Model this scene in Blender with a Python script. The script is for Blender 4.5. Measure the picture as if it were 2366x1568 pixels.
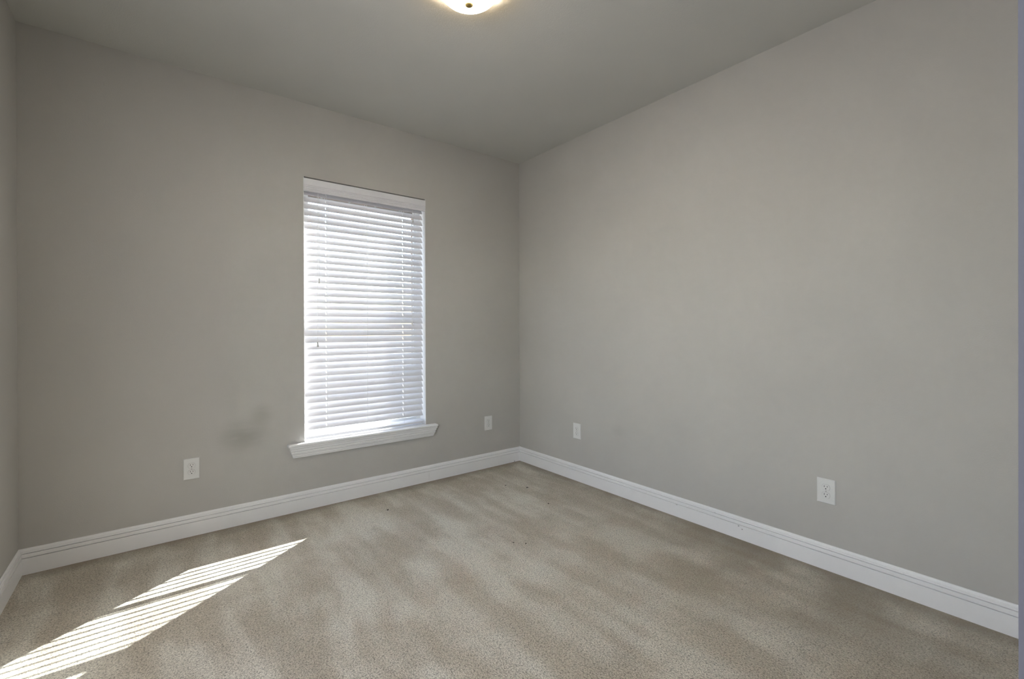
import bpy, bmesh, math, random
from mathutils import Vector, Matrix

random.seed(7)
scene = bpy.context.scene
COL = scene.collection
for o in list(bpy.data.objects):
    bpy.data.objects.remove(o, do_unlink=True)

# ------------------------------------------------------------------ camera
F_PX = 1046.85
W_PX, H_PX = 2366.0, 1568.0
CAM = Vector((-2.6774, -3.2363, 1.2105))
YAW, PITCH, ROLL = 0.6524, -0.0021, -0.0031
fw = Vector((math.sin(YAW) * math.cos(PITCH), math.cos(YAW) * math.cos(PITCH), math.sin(PITCH)))
rt0 = Vector((math.cos(YAW), -math.sin(YAW), 0))
up0 = rt0.cross(fw)
rt = rt0 * math.cos(ROLL) + up0 * math.sin(ROLL)
up = -rt0 * math.sin(ROLL) + up0 * math.cos(ROLL)
cd = bpy.data.cameras.new('camera')
cam = bpy.data.objects.new('camera', cd)
COL.objects.link(cam)
cam.matrix_world = Matrix(((rt.x, up.x, -fw.x, CAM.x), (rt.y, up.y, -fw.y, CAM.y),
                           (rt.z, up.z, -fw.z, CAM.z), (0, 0, 0, 1)))
cd.sensor_width = 36.0
cd.lens = 36.0 * F_PX / W_PX
cd.shift_x = 23.34 / W_PX
cd.shift_y = -21.27 / W_PX
cd.clip_start = 0.02
scene.camera = cam

# ------------------------------------------------------------------ sky, sun, exposure
SUN_TRAVEL = Vector((-0.0593, -0.0403, -0.0457)).normalized()
SUN_STRENGTH = 25.0
SKY_STRENGTH = 0.8
LAMP_BOWL = 250.0
LAMP_POINT = 1.5
SIDE_FILL = 25.0  # strength of the added side fill light

w = bpy.data.worlds.new('sky')
scene.world = w
w.use_nodes = True
nt = w.node_tree
nt.nodes.clear()
sky = nt.nodes.new('ShaderNodeTexSky')
sky.sky_type = 'NISHITA'
sky.sun_disc = False
sky.sun_elevation = math.radians(32.5)
sky.sun_rotation = math.atan2(-SUN_TRAVEL.x, -SUN_TRAVEL.y)
sky.air_density = 1.0
sky.dust_density = 1.2
hsv = nt.nodes.new('ShaderNodeHueSaturation')
hsv.inputs['Saturation'].default_value = 1.0
bg = nt.nodes.new('ShaderNodeBackground')
bg.inputs['Strength'].default_value = SKY_STRENGTH
wo = nt.nodes.new('ShaderNodeOutputWorld')
nt.links.new(sky.outputs[0], hsv.inputs['Color'])
nt.links.new(hsv.outputs[0], bg.inputs['Color'])
nt.links.new(bg.outputs[0], wo.inputs[0])

sl = bpy.data.lights.new('sun', 'SUN')
sl.energy = SUN_STRENGTH
sl.angle = math.radians(0.3)
sl.color = (0.99, 0.99, 1.0)
so = bpy.data.objects.new('sun', sl)
COL.objects.link(so)
so.location = (4, 4, 5)
so.rotation_euler = SUN_TRAVEL.to_track_quat('-Z', 'Y').to_euler()

# added fill light at an invented left-wall window, brightening right wall and floor
hl = bpy.data.lights.new('side_fill', 'AREA')
hl.shape = 'RECTANGLE'
hl.size, hl.size_y = 0.84, 1.66
hl.energy = SIDE_FILL
hl.color = (0.97, 0.985, 1.0)
ho = bpy.data.objects.new('side_fill', hl)
COL.objects.link(ho)
ho.matrix_world = Matrix(((0, 0, -1, -3.250), (1, 0, 0, -2.45), (0, 1, 0, 1.35), (0, 0, 0, 1)))

scene.view_settings.view_transform = 'Standard'
scene.view_settings.look = 'None'
scene.view_settings.gamma = 1.0
scene.view_settings.use_curve_mapping = False
scene.view_settings.exposure = 0.0
scene.cycles.use_denoising = True
scene.cycles.max_bounces = 10
scene.cycles.diffuse_bounces = 6
scene.cycles.transparent_max_bounces = 12
scene.cycles.caustics_reflective = False
scene.cycles.caustics_refractive = False

# ------------------------------------------------------------------ dimensions (metres)
L = 3.222            # room width, window wall
H = 2.74
NEAR = -3.2235       # wall with the doorway we look through
OX0, OX1 = -1.8845, -0.9685       # window opening
OZ0, OZ1 = 0.438, 2.2455
YB = 0.035           # plane of the blind
PITCH_Z = 0.04573
TILT = math.radians(55.5)
LADDERS = (-1.7298, -1.4421, -1.1499)

# ------------------------------------------------------------------ helpers
class MB:
    """collects shapes into one mesh"""
    def __init__(self):
        self.bm = bmesh.new()

    def box(self, x0, x1, y0, y1, z0, z1, mi=0):
        v = [self.bm.verts.new((x, y, z)) for z in (z0, z1) for y in (y0, y1) for x in (x0, x1)]
        for f in ((0, 2, 3, 1), (4, 5, 7, 6), (0, 1, 5, 4), (2, 6, 7, 3), (0, 4, 6, 2), (1, 3, 7, 5)):
            self.bm.faces.new([v[i] for i in f]).material_index = mi
        return self

    def rings(self, rings, closed_ring=True, cap=True):
        rv = [[self.bm.verts.new(p) for p in r] for r in rings]
        n = len(rv[0])
        for a, b in zip(rv[:-1], rv[1:]):
            for i in range(n if closed_ring else n - 1):
                j = (i + 1) % n
                self.bm.faces.new((a[i], a[j], b[j], b[i]))
        if cap and closed_ring:
            self.bm.faces.new(rv[0][::-1])
            self.bm.faces.new(rv[-1])
        return self

    def lathe(self, prof, c, seg=48, axis='z'):
        rings = []
        for r, h in prof:
            ring = []
            for i in range(seg):
                a = 2 * math.pi * i / seg
                ca, sa = math.cos(a) * r, math.sin(a) * r
                if axis == 'z':
                    ring.append((c[0] + ca, c[1] + sa, c[2] + h))
                else:
                    ring.append((c[0] + ca, c[1] + h, c[2] + sa))
            rings.append(ring)
        return self.rings(rings)

    def tube(self, pts, r, seg=8):
        pts = [Vector(p) for p in pts]
        rings = []
        for i, p in enumerate(pts):
            d = (pts[min(i + 1, len(pts) - 1)] - pts[max(i - 1, 0)]).normalized()
            a = Vector((1, 0, 0)) if abs(d.x) < 0.9 else Vector((0, 1, 0))
            u = d.cross(a).normalized()
            v = d.cross(u)
            rings.append([p + (u * math.cos(2 * math.pi * k / seg) + v * math.sin(2 * math.pi * k / seg)) * r
                          for k in range(seg)])
        return self.rings(rings)

    def poly(self, pts, d):
        """flat polygon extruded by vector d"""
        d = Vector(d)
        a = [self.bm.verts.new(p) for p in pts]
        b = [self.bm.verts.new(Vector(p) + d) for p in pts]
        n = len(a)
        self.bm.faces.new(a[::-1])
        self.bm.faces.new(b)
        for i in range(n):
            j = (i + 1) % n
            self.bm.faces.new((a[i], a[j], b[j], b[i]))
        return self

    def build(self, name, mats, parent=None, smooth=False, bevel=0.0, seg=2, kind=None):
        bmesh.ops.recalc_face_normals(self.bm, faces=self.bm.faces[:])
        me = bpy.data.meshes.new(name)
        self.bm.to_mesh(me)
        self.bm.free()
        for m in (mats if isinstance(mats, (list, tuple)) else [mats]):
            me.materials.append(m)
        if smooth:
            me.polygons.foreach_set('use_smooth', [True] * len(me.polygons))
        o = bpy.data.objects.new(name, me)
        COL.objects.link(o)
        if parent:
            o.parent = parent
        if bevel:
            md = o.modifiers.new('bevel', 'BEVEL')
            md.width = bevel
            md.segments = seg
            md.limit_method = 'ANGLE'
            md.angle_limit = math.radians(35)
        if kind:
            o['kind'] = kind
        return o


def empty(name, loc=(0, 0, 0), rot=(0, 0, 0), label=None, cat=None, group=None, kind=None):
    o = bpy.data.objects.new(name, None)
    o.empty_display_size = 0.05
    COL.objects.link(o)
    o.location = loc
    o.rotation_euler = rot
    tag(o, label, cat, group, kind)
    return o


def tag(o, label=None, cat=None, group=None, kind=None):
    if label:
        o['label'] = label
    if cat:
        o['category'] = cat
    if group:
        o['group'] = group
    if kind:
        o['kind'] = kind
    return o


# ------------------------------------------------------------------ materials
def newmat(name, col=(0.8, 0.8, 0.8), rough=0.5, metal=0.0, spec=0.5):
    m = bpy.data.materials.new(name)
    m.use_nodes = True
    b = m.node_tree.nodes['Principled BSDF']
    b.inputs['Base Color'].default_value = (*col, 1)
    b.inputs['Roughness'].default_value = rough
    b.inputs['Metallic'].default_value = metal
    b.inputs['Specular IOR Level'].default_value = spec
    return m


class N:
    """small node-graph helper"""
    def __init__(self, m):
        self.t = m.node_tree
        self.bsdf = self.t.nodes['Principled BSDF']
        self.pos = self.t.nodes.new('ShaderNodeNewGeometry').outputs['Position']

    def lk(self, a, b):
        self.t.links.new(a, b)

    def val(self, sock, x):
        if hasattr(x, 'node'):
            self.lk(x, sock)
        else:
            sock.default_value = x

    def math(self, op, a, b=0.0, c=0.0, clamp=False):
        n = self.t.nodes.new('ShaderNodeMath')
        n.operation = op
        n.use_clamp = clamp
        for s, x in zip(n.inputs, (a, b, c)):
            self.val(s, x)
        return n.outputs[0]

    def sep(self, v):
        n = self.t.nodes.new('ShaderNodeSeparateXYZ')
        self.lk(v, n.inputs[0])
        return n.outputs

    def scale(self, v, s, off=(0, 0, 0)):
        n = self.t.nodes.new('ShaderNodeMapping')
        self.lk(v, n.inputs[0])
        n.inputs['Scale'].default_value = s
        n.inputs['Location'].default_value = off
        return n.outputs[0]

    def noise(self, v, scale, detail=2.0, rough=0.5, dist=0.0):
        n = self.t.nodes.new('ShaderNodeTexNoise')
        self.lk(v, n.inputs['Vector'])
        n.inputs['Scale'].default_value = scale
        n.inputs['Detail'].default_value = detail
        n.inputs['Roughness'].default_value = rough
        n.inputs['Distortion'].default_value = dist
        return n.outputs['Fac']

    def voronoi(self, v, scale, rnd=1.0):
        n = self.t.nodes.new('ShaderNodeTexVoronoi')
        self.lk(v, n.inputs['Vector'])
        n.inputs['Scale'].default_value = scale
        n.inputs['Randomness'].default_value = rnd
        return n.outputs['Distance']

    def ramp(self, f, a, b, lo=0.0, hi=1.0):
        n = self.t.nodes.new('ShaderNodeMapRange')
        n.interpolation_type = 'SMOOTHSTEP'
        self.val(n.inputs['Value'], f)
        for k, x in (('From Min', a), ('From Max', b), ('To Min', lo), ('To Max', hi)):
            n.inputs[k].default_value = x
        return n.outputs['Result']

    def mix(self, f, a, b):
        n = self.t.nodes.new('ShaderNodeMix')
        n.data_type = 'RGBA'
        self.val(n.inputs[0], f)
        for s, x in ((n.inputs[6], a), (n.inputs[7], b)):
            if hasattr(x, 'node'):
                self.lk(x, s)
            else:
                s.default_value = (*x, 1)
        return n.outputs[2]

    def blob(self, c, r):
        """1 at point c falling to 0 at radii r"""
        n = self.scale(self.pos, tuple(1.0 / k for k in r), tuple(-a / k for a, k in zip(c, r)))
        ln = self.t.nodes.new('ShaderNodeVectorMath')
        ln.operation = 'LENGTH'
        self.lk(n, ln.inputs[0])
        return self.ramp(ln.outputs['Value'], 1.0, 0.0)

    def bump(self, h, strength, dist):
        n = self.t.nodes.new('ShaderNodeBump')
        n.inputs['Strength'].default_value = strength
        n.inputs['Distance'].default_value = dist
        self.lk(h, n.inputs['Height'])
        self.lk(n.outputs[0], self.bsdf.inputs['Normal'])


def paint(name, col, rough=0.75, bump=0.45, blotches=()):
    m = newmat(name, col, rough, spec=0.3)
    g = N(m)
    h = g.noise(g.pos, 160.0, 3.0, 0.6)
    g.bump(h, bump, 0.0012)
    mott = g.ramp(g.noise(g.pos, 1.3, 2.0, 0.5), 0.3, 0.7, 0.0, 1.0)
    base = g.mix(mott, tuple(c * 0.975 for c in col), tuple(c * 1.02 for c in col))
    for c, r, dark, amt in blotches:
        s = g.math('MULTIPLY', g.blob(c, r), g.ramp(g.noise(g.scale(g.pos, (2, 2, 8)), 3.0, 1.0), 0.1, 0.6, 0.3, 1.0))
        base = g.mix(g.math('MULTIPLY', s, amt), base, dark)
    g.lk(base, g.bsdf.inputs['Base Color'])
    return m


WALL = (0.490, 0.474, 0.448)
BLOTCH = (0.30, 0.288, 0.255)
M = {}
M['wall'] = paint('wall_paint', WALL, blotches=(
    ((-2.24, 0.0, 0.55), (0.20, 0.3, 0.14), BLOTCH, 0.6),  # soft darker blotches on the wall left of the stool
    ((-2.14, 0.0, 0.67), (0.10, 0.3, 0.10), BLOTCH, 0.45),
    ((0.0, -1.13, 0.47), (0.3, 0.09, 0.06), BLOTCH, 0.18)))  # dirty scuff low on the right wall
M['ceiling'] = paint('ceiling_paint', (0.60, 0.595, 0.565), rough=0.9, bump=0.55)
M['jamb'] = newmat('jamb_paint', (0.140, 0.137, 0.170), 0.5)


def trim_mat(name, col=(0.88, 0.87, 0.87), spots=()):
    m = newmat(name, col, 0.38, spec=0.4)
    g = N(m)
    g.bump(g.noise(g.pos, 40.0, 1.0), 0.03, 0.001)
    base = g.mix(g.ramp(g.noise(g.pos, 3.0, 2.0), 0.3, 0.7), tuple(c * 0.97 for c in col), col)
    for c, r, dark in spots:
        base = g.mix(g.blob(c, r), base, dark)
    g.lk(base, g.bsdf.inputs['Base Color'])
    return m


M['trim'] = trim_mat('trim_enamel')
DK = (0.05, 0.045, 0.04)
M['base_back'] = trim_mat('baseboard_enamel_back', spots=(
    ((-0.075, -0.014, 0.006), (0.008, 0.05, 0.008), DK),
    ((-0.95, -0.013, 0.045), (0.0012, 0.05, 0.05), (0.45, 0.44, 0.42)),
    ((-0.004, -0.01, 0.012), (0.012, 0.02, 0.01), DK)))
M['base_right'] = trim_mat('baseboard_enamel_right', spots=(
    ((-0.013, -1.99, 0.0745), (0.05, 0.007, 0.004), DK),
    ((-0.013, -2.01, 0.062), (0.05, 0.006, 0.005), (0.25, 0.2, 0.19)),
    ((-0.013, -1.85, 0.105), (0.05, 0.004, 0.004), DK),
    ((-0.013, -1.60, 0.078), (0.05, 0.012, 0.0025), (0.3, 0.29, 0.28))))
M['vinyl'] = newmat('window_vinyl', (0.78, 0.78, 0.77), 0.35)
M['plate'] = newmat('outlet_plastic', (0.74, 0.735, 0.72), 0.3)
M['slotdark'] = newmat('outlet_slot', (0.02, 0.02, 0.02), 0.6)
M['screw'] = newmat('outlet_screw', (0.45, 0.44, 0.42), 0.4)
M['cord'] = newmat('blind_cord', (0.8, 0.8, 0.79), 0.8)
M['tassel'] = newmat('tassel_plastic', (0.55, 0.54, 0.52), 0.35)
M['tassel_white'] = newmat('tassel_white_plastic', (0.78, 0.77, 0.75), 0.35)
M['nickel'] = newmat('lamp_metal', (0.55, 0.50, 0.40), 0.35, metal=1.0)
M['finial'] = newmat('finial_brass', (0.20, 0.135, 0.035), 0.7, metal=0.0)
M['crumb'] = newmat('crumb', (0.045, 0.035, 0.025), 0.9)

# blind vinyl with faint embossed wood grain
m = newmat('blind_vinyl', (0.76, 0.755, 0.785), 0.45, spec=0.35)
g = N(m)
g.bump(g.noise(g.scale(g.pos, (3, 90, 90)), 6.0, 2.0), 0.08, 0.001)
M['blind'] = m

# glass pane: clear with a faint reflection
m = bpy.data.materials.new('window_glass')
m.use_nodes = True
t = m.node_tree
t.nodes.clear()
tr = t.nodes.new('ShaderNodeBsdfTransparent')
tr.inputs[0].default_value = (0.94, 0.96, 0.95, 1)
gl = t.nodes.new('ShaderNodeBsdfGlossy')
gl.inputs['Roughness'].default_value = 0.02
mx = t.nodes.new('ShaderNodeMixShader')
ou = t.nodes.new('ShaderNodeOutputMaterial')
mx.inputs[0].default_value = 0.07
t.links.new(tr.outputs[0], mx.inputs[1])
t.links.new(gl.outputs[0], mx.inputs[2])
t.links.new(mx.outputs[0], ou.inputs[0])
M['glass'] = m

# lit glass bowl of the lamp
m = newmat('lamp_bowl_glass', (0.85, 0.82, 0.74), 0.3)
b = m.node_tree.nodes['Principled BSDF']
b.inputs['Emission Color'].default_value = (1.0, 0.95, 0.88, 1)
g = N(m)
ob = g.t.nodes.new('ShaderNodeTexCoord').outputs['Object']
g.lk(g.ramp(g.sep(ob)[2], -0.076, -0.115, LAMP_BOWL * 0.009, LAMP_BOWL), b.inputs['Emission Strength'])
g.lk(g.mix(g.ramp(g.sep(ob)[2], -0.055, -0.095), (1.0, 0.66, 0.22), (1.0, 0.95, 0.88)), b.inputs['Emission Color'])
M['bowl'] = m

# carpet
m = newmat('carpet', (0.3, 0.27, 0.22), 1.0, spec=0.05)
g = N(m)
xyz = g.sep(g.pos)
tuft = g.voronoi(g.pos, 150.0)
fib = g.noise(g.pos, 330.0, 2.0, 0.6)
clump = g.noise(g.pos, 150.0, 2.0, 0.55)
# brushed pile: long marks left by the vacuum cleaner, running away from the window wall
warp = g.noise(g.pos, 1.2, 1.0)
wv = g.t.nodes.new('ShaderNodeVectorMath')
wv.operation = 'MULTIPLY_ADD'
cmb = g.t.nodes.new('ShaderNodeCombineXYZ')
g.lk(warp, cmb.inputs[0])
g.lk(cmb.outputs[0], wv.inputs[0])
wv.inputs[1].default_value = (0.22, 0, 0)
g.lk(g.pos, wv.inputs[2])
brush = g.noise(g.scale(wv.outputs[0], (7.5, 1.5, 1.0)), 1.0, 2.0, 0.5)
patch = g.noise(g.pos, 2.1, 3.0, 0.6)
pile = g.math('ADD', g.math('MULTIPLY', brush, 0.5), g.math('MULTIPLY', patch, 0.5))
pile = g.ramp(pile, 0.40, 0.61)
dark, light = (0.455, 0.405, 0.325), (0.640, 0.605, 0.520)
base = g.mix(pile, dark, light)
# the pile is a little more worn and brown towards the middle of the room and the door
worn = g.math('MULTIPLY', g.blob((-0.9, -2.2, 0), (1.5, 1.5, 1.0)), g.ramp(g.noise(g.pos, 1.7, 3.0), 0.25, 0.65))
base = g.mix(g.math('MULTIPLY', worn, 0.55), base, (0.47, 0.41, 0.315))
# tuft and fibre speckle
sp = g.ramp(fib, 0.34, 0.66, 0.72, 1.22)
sp2 = g.ramp(tuft, 0.20, 0.85, 1.06, 0.80)
cl = g.ramp(clump, 0.33, 0.50, 0.55, 1.08)
k = g.math('MULTIPLY', g.math('MULTIPLY', sp, sp2), cl)
mul = g.t.nodes.new('ShaderNodeVectorMath')
mul.operation = 'SCALE'
g.lk(base, mul.inputs[0])
g.lk(k, mul.inputs['Scale'])
base = mul.outputs[0]
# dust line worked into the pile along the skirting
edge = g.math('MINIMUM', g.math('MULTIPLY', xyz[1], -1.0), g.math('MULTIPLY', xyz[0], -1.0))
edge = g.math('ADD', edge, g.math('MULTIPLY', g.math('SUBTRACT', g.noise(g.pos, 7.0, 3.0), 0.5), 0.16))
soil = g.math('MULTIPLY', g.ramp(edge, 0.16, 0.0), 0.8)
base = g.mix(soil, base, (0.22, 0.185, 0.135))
# trodden brown area by the right-hand wall
brown = g.math('MULTIPLY', g.blob((-0.15, -2.35, 0), (0.95, 1.35, 1.0)),
               g.ramp(g.noise(g.pos, 3.2, 3.0), 0.3, 0.62))
base = g.mix(g.math('MULTIPLY', brown, 0.75), base, (0.235, 0.195, 0.14))
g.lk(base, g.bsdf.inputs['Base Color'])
hh = g.math('ADD', g.math('MULTIPLY', tuft, -0.8), g.math('ADD', g.math('MULTIPLY', fib, 0.6), g.math('MULTIPLY', clump, 0.5)))
g.bump(hh, 0.7, 0.005)
g.bsdf.inputs['Sheen Weight'].default_value = 0.15
g.bsdf.inputs['Sheen Roughness'].default_value = 0.6
M['carpet'] = m

# outside
m = newmat('brick_veneer', (0.3, 0.17, 0.12), 0.9)
g = N(m)
br = g.t.nodes.new('ShaderNodeTexBrick')
sx = g.sep(g.pos)
cb = g.t.nodes.new('ShaderNodeCombineXYZ')
g.lk(g.math('ADD', sx[0], sx[1]), cb.inputs[0])
g.lk(sx[2], cb.inputs[1])
g.lk(cb.outputs[0], br.inputs['Vector'])
br.inputs['Scale'].default_value = 1.0
br.inputs['Brick Width'].default_value = 0.2
br.inputs['Row Height'].default_value = 0.065
br.inputs['Mortar Size'].default_value = 0.008
br.inputs['Color1'].default_value = (0.30, 0.17, 0.12, 1)
br.inputs['Color2'].default_value = (0.24, 0.13, 0.09, 1)
br.inputs['Mortar'].default_value = (0.45, 0.43, 0.4, 1)
g.lk(br.outputs['Color'], g.bsdf.inputs['Base Color'])
M['brick'] = m
m = newmat('patio_concrete', (0.4, 0.4, 0.4), 1.0)
g = N(m)
g.lk(g.mix(g.noise(g.pos, 9.0, 4.0), (0.36, 0.355, 0.35), (0.46, 0.455, 0.45)), g.bsdf.inputs['Base Color'])
M['lawn'] = m

# ------------------------------------------------------------------ room shell
T = 0.13
HALL = -4.75
MB().box(-L - 0.3, 0.3, HALL - 0.3, 0.13, -0.12, 0.0).build('floor', M['carpet'], kind='structure')
MB().box(-L - 0.3, 0.3, HALL - 0.3, 0.22, H, H + 0.12).build('ceiling', M['ceiling'], kind='structure')
b = MB()
b.box(-L - T, OX0, 0, T, 0, H)
b.box(OX1, T, 0, T, 0, H)
b.box(OX0, OX1, 0, T, 0, OZ0)
b.box(OX0, OX1, 0, T, OZ1, H)
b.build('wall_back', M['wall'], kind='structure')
EX0, EX1, EZ0, EZ1 = -1.905, -0.985, 0.47, 2.146
b = MB()
b.box(-L - T - 0.1, EX0, T, 0.2226, -0.3, H)
b.box(EX1, 0.23, T, 0.2226, -0.3, H)
b.box(EX0, EX1, T, 0.2226, -0.3, EZ0)
b.box(EX0, EX1, T, 0.2226, EZ1, H)
b.build('wall_outer', M['brick'], kind='structure')
MB().box(0, T, HALL, 0, 0, H).build('wall_right', M['wall'], kind='structure')
HWY0, HWY1, HWZ0, HWZ1 = -2.90, -2.00, 0.50, 2.20  # opening for the added side window, out of view
b = MB()
b.box(-L - T, -L, HWY1, 0, 0, H)
b.box(-L - T, -L, HALL, HWY0, 0, H)
b.box(-L - T, -L, HWY0, HWY1, 0, HWZ0)
b.box(-L - T, -L, HWY0, HWY1, HWZ1, H)
b.build('wall_left', M['wall'], kind='structure')
# wall behind, with the doorway the picture is taken from
DX0, DX1, DZ = -3.05, -2.22, 2.05
b = MB()
b.box(-L, DX0, NEAR - 0.115, NEAR, 0, H)
b.box(DX1, 0, NEAR - 0.115, NEAR, 0, H)
b.box(DX0, DX1, NEAR - 0.115, NEAR, DZ, H)
b.build('wall_near', M['wall'], kind='structure')
MB().box(-L - T, T, HALL - T, HALL, 0, H).build('wall_hall', M['wall'], kind='structure')
# door jamb and casing
JY0, JY1 = NEAR - 0.118, -3.2066
b = MB()
b.box(DX0, DX0 + 0.02, JY0, JY1, 0, DZ)
b.box(DX1 - 0.02, DX1, JY0, JY1, 0, DZ)
b.box(DX0, DX1, JY0, JY1, DZ - 0.02, DZ)
b.box(DX0 - 0.06, DX0, NEAR, JY1, 0, DZ + 0.06)
b.box(DX1, DX1 + 0.06, NEAR, JY1, 0, DZ + 0.06)
b.box(DX0, DX1, NEAR, JY1, DZ, DZ + 0.06)
b.build('door_1', M['jamb'], kind='structure')
MB().box(-40, 40, 0.2226, 60, -0.5, -0.3).build('ground', M['lawn'], kind='structure')

# ------------------------------------------------------------------ skirting
BP = [(0, -0.004), (0.0145, -0.004), (0.0145, 0.0795), (0.0138, 0.0802), (0.0050, 0.0803), (0.0050, 0.0834), (0.0132, 0.0836),
      (0.0138, 0.0842), (0.0134, 0.1008), (0.0126, 0.1016), (0.0035, 0.1018), (0.0035, 0.1049), (0.0112, 0.1051), (0.0116, 0.1060),
      (0.0106, 0.1130), (0.0085, 0.1140), (0.0078, 0.1200), (0.0055, 0.1250), (0.0030, 0.1268), (0, 0.1268)]
MB().rings([[(-L + o_, -o_, z) for o_, z in BP], [(-o_, -o_, z) for o_, z in BP]]).build('baseboard_back', M['base_back'], kind='structure')
MB().rings([[(-o_, -o_, z) for o_, z in BP], [(-o_, NEAR, z) for o_, z in BP]]).build('baseboard_right', M['base_right'], kind='structure')
MB().rings([[(-L + o_, NEAR, z) for o_, z in BP], [(-L + o_, -o_, z) for o_, z in BP]]).build('baseboard_left', M['trim'], kind='structure')

# ------------------------------------------------------------------ window
win = empty('window_1', (-1.4265, 0.09, OZ0), kind='structure')
wl = Vector(win.location)


def wbox(b, x0, x1, y0, y1, z0, z1):
    b.box(x0 - wl.x, x1 - wl.x, y0 - wl.y, y1 - wl.y, z0 - wl.z, z1 - wl.z)


b = MB()
FY0, FY1 = 0.092, 0.129
wbox(b, OX0, OX0 + 0.035, FY0, FY1, OZ0, OZ1)
wbox(b, OX1 - 0.035, OX1, FY0, FY1, OZ0, OZ1)
wbox(b, OX0 + 0.035, OX1 - 0.035, FY0, FY1, OZ0, OZ0 + 0.04)
wbox(b, OX0 + 0.035, OX1 - 0.035, FY0, FY1, OZ1 - 0.04, OZ1)
b.build('window_frame', M['vinyl'], win)
GX0, GX1 = OX0 + 0.035, OX1 - 0.035
RAIL = 1.291
b = MB()
wbox(b, GX0, GX1, 0.098, 0.124, RAIL - 0.026, RAIL + 0.026)
b.build('meeting_rail', M['vinyl'], win)
for (z0, z1) in ((OZ0 + 0.04, RAIL - 0.026), (RAIL + 0.026, OZ1 - 0.04)):
    b = MB()
    wbox(b, GX0, GX0 + 0.02, 0.100, 0.122, z0, z1)
    wbox(b, GX1 - 0.02, GX1, 0.100, 0.122, z0, z1)
    if z0 < 1:
        wbox(b, GX0 + 0.02, GX1 - 0.02, 0.100, 0.122, z0, z0 + 0.03)
    else:
        wbox(b, GX0 + 0.02, GX1 - 0.02, 0.100, 0.122, z1 - 0.03, z1)
    s = b.build('sash', M['vinyl'], win)
    b = MB()
    wbox(b, GX0 + 0.02, GX1 - 0.02, 0.111, 0.1112, z0 + (0.03 if z0 < 1 else 0), z1 - (0.03 if z0 > 1 else 0))
    b.build('glass_pane', M['glass'], s)
b = MB()
wbox(b, GX0 + 0.02, GX1 - 0.02, 0.113, 0.121, 0.884 - 0.018, 0.884 + 0.018)
b.build('muntin', M['vinyl'], win)
hw = empty('added_window', (-L - 0.06, -2.45, HWZ0), kind='structure')  # unseen window, made up to house the side fill light
b = MB()
for q in ((-0.45, -0.41, 0, 1.7), (0.41, 0.45, 0, 1.7), (-0.41, 0.41, 0, 0.04), (-0.41, 0.41, 1.66, 1.7), (-0.41, 0.41, 0.83, 0.87)):
    b.box(-0.05, -0.02, q[0], q[1], q[2], q[3])
hf = b.build('window_frame', M['vinyl'], hw)  # frame of the added, unseen window
MB().box(-0.036, -0.0358, -0.41, 0.41, 0.04, 1.66).build('glass_pane', M['glass'], hw)
# white painted returns lining the recess
b = MB()
wbox(b, OX0, OX0 + 0.003, 0.0005, 0.092, OZ0 + 0.018, OZ1)
wbox(b, OX1 - 0.003, OX1, 0.0005, 0.092, OZ0 + 0.018, OZ1)
wbox(b, OX0 + 0.003, OX1 - 0.003, 0.066, 0.092, OZ1 - 0.003, OZ1)
b.build('recess_lining', M['trim'], win)

# stool and apron
ST0, ST1 = OZ0, 0.456
trim = empty('trim_1', (-1.4385, 0, ST0), kind='structure')
tx, tz = -1.4385, ST0
pl = [(-1.993, -0.052), (-0.884, -0.052), (-0.884, 0.0), (OX1, 0.0), (OX1, 0.092), (OX0, 0.092), (OX0, 0.0), (-1.993, 0.0)]
b = MB().poly([(x - tx, y, 0) for x, y in pl], (0, 0, ST1 - ST0))
b.build('stool', M['trim'], trim, bevel=0.007, seg=3)
AP = [(0.040, 0.0), (0.040, -0.012), (0.0345, -0.016), (0.0335, -0.030), (0.0300, -0.033), (0.0280, -0.036),
      (0.0300, -0.039), (0.0265, -0.053), (0.0225, -0.056), (0.0215, -0.066), (0.0190, -0.0685), (0.0175, -0.076), (0.012, -0.081)]
XL, XR = -1.941 - tx, -0.9275 - tx
b = MB()
rings = []
for q in range(4):
    ring = []
    for o_, z in AP:
        ring.append(((XL - o_, 0, z), (XL - o_, -o_, z), (XR + o_, -o_, z), (XR + o_, 0, z))[q])
    rings.append(ring)
rv = [[b.bm.verts.new(p) for p in r] for r in rings]
for A, B in zip(rv[:-1], rv[1:]):
    for i in range(len(A) - 1):
        b.bm.faces.new((A[i], A[i + 1], B[i + 1], B[i]))
b.bm.faces.new([r[0] for r in rv])
b.bm.faces.new([r[-1] for r in rv][::-1])
b.bm.faces.new(rv[0] + rv[-1][::-1])
b.build('apron', M['trim'], trim)

# ------------------------------------------------------------------ blind
bl = empty('window_blind', (-1.4265, YB, ST1),
           label='white horizontal slat blind hanging half open in the window', cat='blind')
bx, by, bz = bl.location


def loc(p):
    return (p[0] - bx, p[1] - by, p[2] - bz)


SX0, SX1 = -1.8735, -0.984
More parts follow.
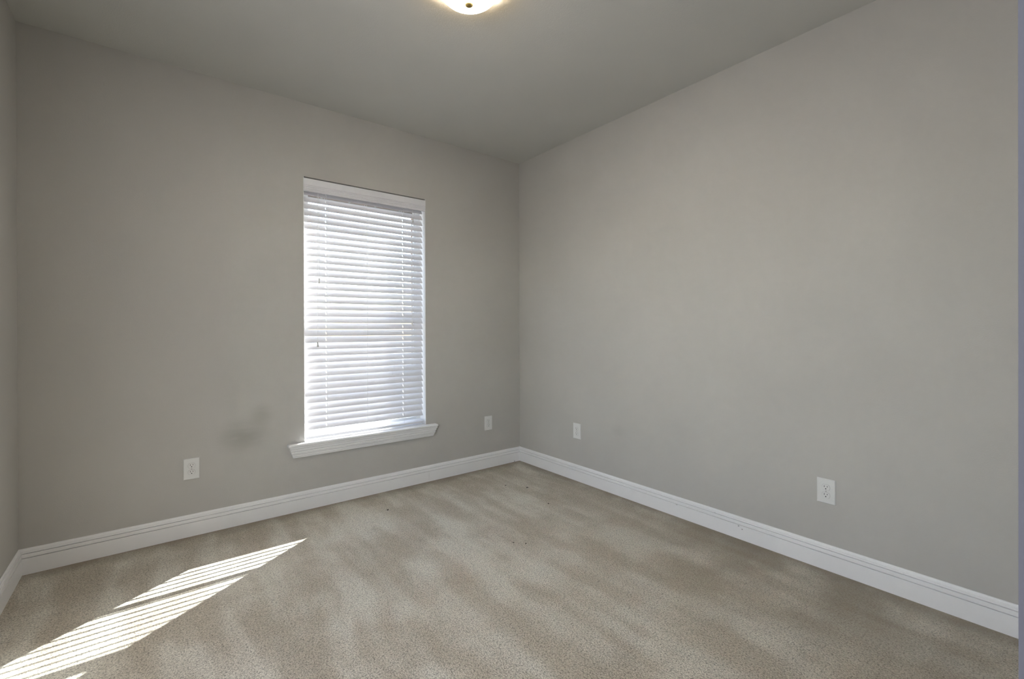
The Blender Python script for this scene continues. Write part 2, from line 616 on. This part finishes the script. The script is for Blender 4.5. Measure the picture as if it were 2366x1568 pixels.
# slat with slots for the cords
HW = 0.025
ys = [-HW, -0.018, -0.010, 0.0, 0.010, 0.018, HW]
xs = [SX0]
for lx in (LADDERS[0], LADDERS[2]):
    xs += [lx - 0.0027, lx + 0.0027]
xs.append(SX1)
bm = bmesh.new()
grid = [[bm.verts.new((x - bx, y, 0.0008 * (1 - (y / HW) ** 2))) for y in ys] for x in xs]
for i in range(len(xs) - 1):
    for j in range(len(ys) - 1):
        if i in (1, 3) and 2 <= j <= 3:
            continue
        bm.faces.new((grid[i][j], grid[i + 1][j], grid[i + 1][j + 1], grid[i][j + 1]))
b = MB()
b.bm.free()
b.bm = bm
slat = b.build('slat', M['blind'], bl)
md = slat.modifiers.new('thickness', 'SOLIDIFY')
md.thickness = 0.0026
md.offset = 0.0
Z0 = 0.5276 + HW * math.sin(TILT)
for k in range(36):
    s = slat if k == 0 else slat.copy()
    if k:
        COL.objects.link(s)
        s.parent = bl
    s.location = (0, 0, Z0 + k * PITCH_Z - bz)
    s.rotation_euler = (TILT + math.radians(random.uniform(-0.4, 0.4)), 0, 0)
b = MB().box(SX0 - bx, SX1 - bx, -0.025, 0.025, -0.009, 0.009)
br_ = b.build('bottom_rail', M['blind'], bl, bevel=0.003)
br_.location = (0, 0, 0.4825 - bz)
br_.rotation_euler = (math.radians(16), 0, 0)
b = MB().box(OX0 + 0.006 - bx, OX1 - 0.006 - bx, 0.010 - by, 0.062 - by, 2.176 - bz, 2.2335 - bz)
b.build('headrail', M['blind'], bl, bevel=0.002)
VP = [(0.008, 2.2350), (-0.006, 2.2350), (-0.0065, 2.2000), (-0.0065, 2.1905), (-0.0035, 2.1890), (-0.0060, 2.1870),
      (-0.0060, 2.1795), (-0.0030, 2.1780), (-0.0052, 2.1760), (-0.0045, 2.1680), (-0.0015, 2.1660), (-0.0030, 2.1640),
      (-0.0010, 2.1540), (-0.0030, 2.1520), (-0.0030, 2.1490), (0.004, 2.1485), (0.008, 2.1600)]
MB().rings([[loc((OX0 + 0.0015, y, z)) for y, z in VP], [loc((OX1 - 0.0015, y, z)) for y, z in VP]]).build('valance', M['blind'], bl)
dy = HW * math.cos(TILT)
for lx in LADDERS:
    b = MB()
    for yy in (YB - dy - 0.002, YB + dy + 0.002):
        b.tube([loc((lx + (0.003 if yy < YB else 0), yy, 0.478)), loc((lx + (0.003 if yy < YB else 0), yy, 2.179))], 0.0009, 6)
    for k in range(36):
        zc = Z0 + k * PITCH_Z - 0.0024
        b.tube([loc((lx + 0.003, YB - dy - 0.002, zc - HW * math.sin(TILT))), loc((lx, YB + dy + 0.002, zc + HW * math.sin(TILT)))], 0.0006, 5)
    b.build('ladder_cord', M['cord'], bl)


def pull(name, x0, x1, zt, mat):
    c = MB().tube([loc((x0, 0.0065, 2.16)), loc((0.6 * x0 + 0.4 * x1, 0.0055, 0.5 * (2.16 + zt))), loc((x1, 0.005, zt))], 0.0011, 6).build(name, M['cord'], bl)
    tz_ = zt
    MB().lathe([(0.0014, 0.005), (0.0046, 0.003), (0.0052, -0.004), (0.0040, -0.011), (0.0044, -0.016), (0.0066, -0.024),
                (0.0064, -0.029), (0.0020, -0.031)], loc((x1, 0.005, tz_)), 14).build('tassel', mat, c, smooth=True)


pull('lift_cord', -1.7845, -1.7820, 1.560, M['tassel'])
pull('lift_cord', -1.7925, -1.7935, 1.124, M['tassel'])
pull('tilt_cord', -1.0735, -1.0740, 2.080, M['tassel'])
pull('tilt_cord', -1.0785, -1.0820, 1.272, M['tassel_white'])

# ------------------------------------------------------------------ ceiling lamp
def ceiling_lamp(x, y, label):
    r = empty('ceiling_light', (x, y, H), label=label, cat='ceiling light')
    MB().lathe([(0.0, 0.0), (0.075, 0.0), (0.078, -0.006), (0.072, -0.020), (0.055, -0.026), (0.0, -0.026)], (0, 0, 0), 48).build('mounting_pan', M['nickel'], r, smooth=True)
    R_, D_, zr = 0.140, 0.082, -0.033
    prof = []
    for i in range(17):
        a = math.pi / 2 * i / 16
        prof.append((R_ * math.cos(a) + (0.0005 if i == 16 else 0), zr - D_ * math.sin(a)))
    inner = [(max(p[0] - 0.004, 0.0004), p[1] + 0.004) for p in prof]
    ring = prof[::-1] + [(R_ + 0.002, zr + 0.003), (R_ - 0.003, zr + 0.005)] + inner
    MB().lathe(ring, (0, 0, 0), 64).build('glass_bowl', M['bowl'], r, smooth=True)
    zb = zr - D_
    MB().lathe([(0.0, zb + 0.001), (0.0175, zb + 0.001), (0.0190, zb - 0.003), (0.0185, zb - 0.006), (0.0150, zb - 0.009),
                (0.0095, zb - 0.012), (0.0045, zb - 0.0145), (0.0, zb - 0.015)], (0, 0, 0), 32).build('finial', M['finial'], r, smooth=True)
    for bxo, byo in ((-0.05, 0.012), (0.05, -0.012)):
        pl_ = bpy.data.lights.new('bulb', 'POINT')
        pl_.energy = LAMP_POINT
        pl_.color = (1.0, 0.66, 0.24)
        pl_.shadow_soft_size = 0.022
        po = bpy.data.objects.new('bulb', pl_)
        COL.objects.link(po)
        po.parent = r
        po.location = (bxo, byo, -0.066)
    return r


ceiling_lamp(-1.590, -1.585, 'lit white glass bowl ceiling light with brass finial at the top of the picture')
# ------------------------------------------------------------------ outlets
def make_outlet(label, group):
    r = empty('wall_outlet', label=label, cat='outlet', group=group)
    # local frame: x right, z up, -y out of the wall
    b = MB()
    pw, ph = 0.0394, 0.0612
    b.rings([[(-pw, 0, -ph), (pw, 0, -ph), (pw, 0, ph), (-pw, 0, ph)],
             [(-pw, -0.0035, -ph), (pw, -0.0035, -ph), (pw, -0.0035, ph), (-pw, -0.0035, ph)],
             [(-pw + 0.003, -0.0062, -ph + 0.003), (pw - 0.003, -0.0062, -ph + 0.003), (pw - 0.003, -0.0062, ph - 0.003), (-pw + 0.003, -0.0062, ph - 0.003)]])
    b.build('cover_plate', M['plate'], r)
    for zc in (0.0195, -0.0195):
        pts, rim = [], []
        for i in range(40):
            a = 2 * math.pi * i / 40
            x, z = 0.0174 * math.cos(a), 0.0174 * math.sin(a)
            z = max(-0.0138, min(0.0138, z))
            pts.append((x, z))
        face = MB()
        face.rings([[(x, -0.0055, z + zc) for x, z in pts], [(x, -0.0082, z + zc) for x, z in pts],
                    [(x * 0.94, -0.0088, z * 0.94 + zc) for x, z in pts]])
        f = face.build('receptacle', M['plate'], r)
        g_ = MB()
        g_.rings([[(x * 1.055, -0.0060, z * 1.06 + zc) for x, z in pts], [(x * 1.055, -0.0064, z * 1.06 + zc) for x, z in pts]])
        g_.build('receptacle_gap', M['screw'], f)
        MB().box(-0.0075, -0.0053, -0.0091, -0.0080, zc + 0.0005, zc + 0.0085).build('slot', M['slotdark'], f)
        MB().box(0.0052, 0.0074, -0.0091, -0.0080, zc + 0.0015, zc + 0.0078).build('slot', M['slotdark'], f)
        MB().lathe([(0.0027, -0.0080), (0.0027, -0.0091)], (0, 0, zc - 0.0068), 14, axis='y').build('ground_hole', M['slotdark'], f)
    MB().lathe([(0.0030, -0.0060), (0.0030, -0.0072), (0.0018, -0.0078)], (0, 0, 0), 16, axis='y').build('screw', M['screw'], r, smooth=True)
    return r


def copy_tree(o, parent=None):
    c = o.copy()
    COL.objects.link(c)
    c.parent = parent
    for ch in [x for x in bpy.data.objects if x.parent == o]:
        copy_tree(ch, c)
    return c


GRP = 'white duplex outlets low on the walls'
outs = [
    ((-2.5125, 0, 0.395), 0, 'white outlet on the window wall, left of the window'),
    ((-0.3600, 0, 0.3890), 0, 'white outlet on the window wall, between the window and the corner'),
    ((0, -0.7200, 0.395), -math.pi / 2, 'white outlet on the right wall, close to the room corner'),
    ((0, -2.4160, 0.393), -math.pi / 2, 'white outlet on the right wall, far from the corner, the one nearest the camera'),
]
first = make_outlet(outs[0][2], GRP)
for i, (p, rz, lab) in enumerate(outs):
    o = first if i == 0 else copy_tree(first)
    o.location = p
    o.rotation_euler = (0, 0, rz)
    o['label'] = lab

# ------------------------------------------------------------------ bits on the carpet
def crumb(x, y, s, label, sq=1.0):
    b = MB()
    rings = []
    n = 9
    for h, k in ((0.0, 0.8), (0.25, 1.0), (0.6, 0.7), (0.8, 0.25)):
        rings.append([(s * k * sq * math.cos(2 * math.pi * i / n) * random.uniform(0.6, 1.1),
                       s * k * math.sin(2 * math.pi * i / n) * random.uniform(0.6, 1.1), s * h * 0.8) for i in range(n)])
    b.rings(rings)
    o = b.build('crumb', M['crumb'])
    o.location = (x, y, -0.0005)
    tag(o, label, 'crumb', 'dark crumbs on the carpet')


crumb(-1.4442, -0.3544, 0.009, 'dark crumb on the carpet alone below the window')
crumb(-0.5257, -0.4600, 0.006, 'small dark crumb on the carpet, nearest the room corner of the crumbs', 1.5)
crumb(-0.4245, -0.5997, 0.007, 'flat wide dark crumb on the carpet in front of the room corner', 2.0)
crumb(-0.5157, -0.9322, 0.006, 'small dark crumb on the carpet, nearest the outlet close to the corner', 1.4)
crumb(-1.0686, -1.2311, 0.006, 'left one of two dark crumbs lying together mid carpet')
crumb(-1.0190, -1.2827, 0.006, 'right one of two dark crumbs lying together mid carpet', 1.3)
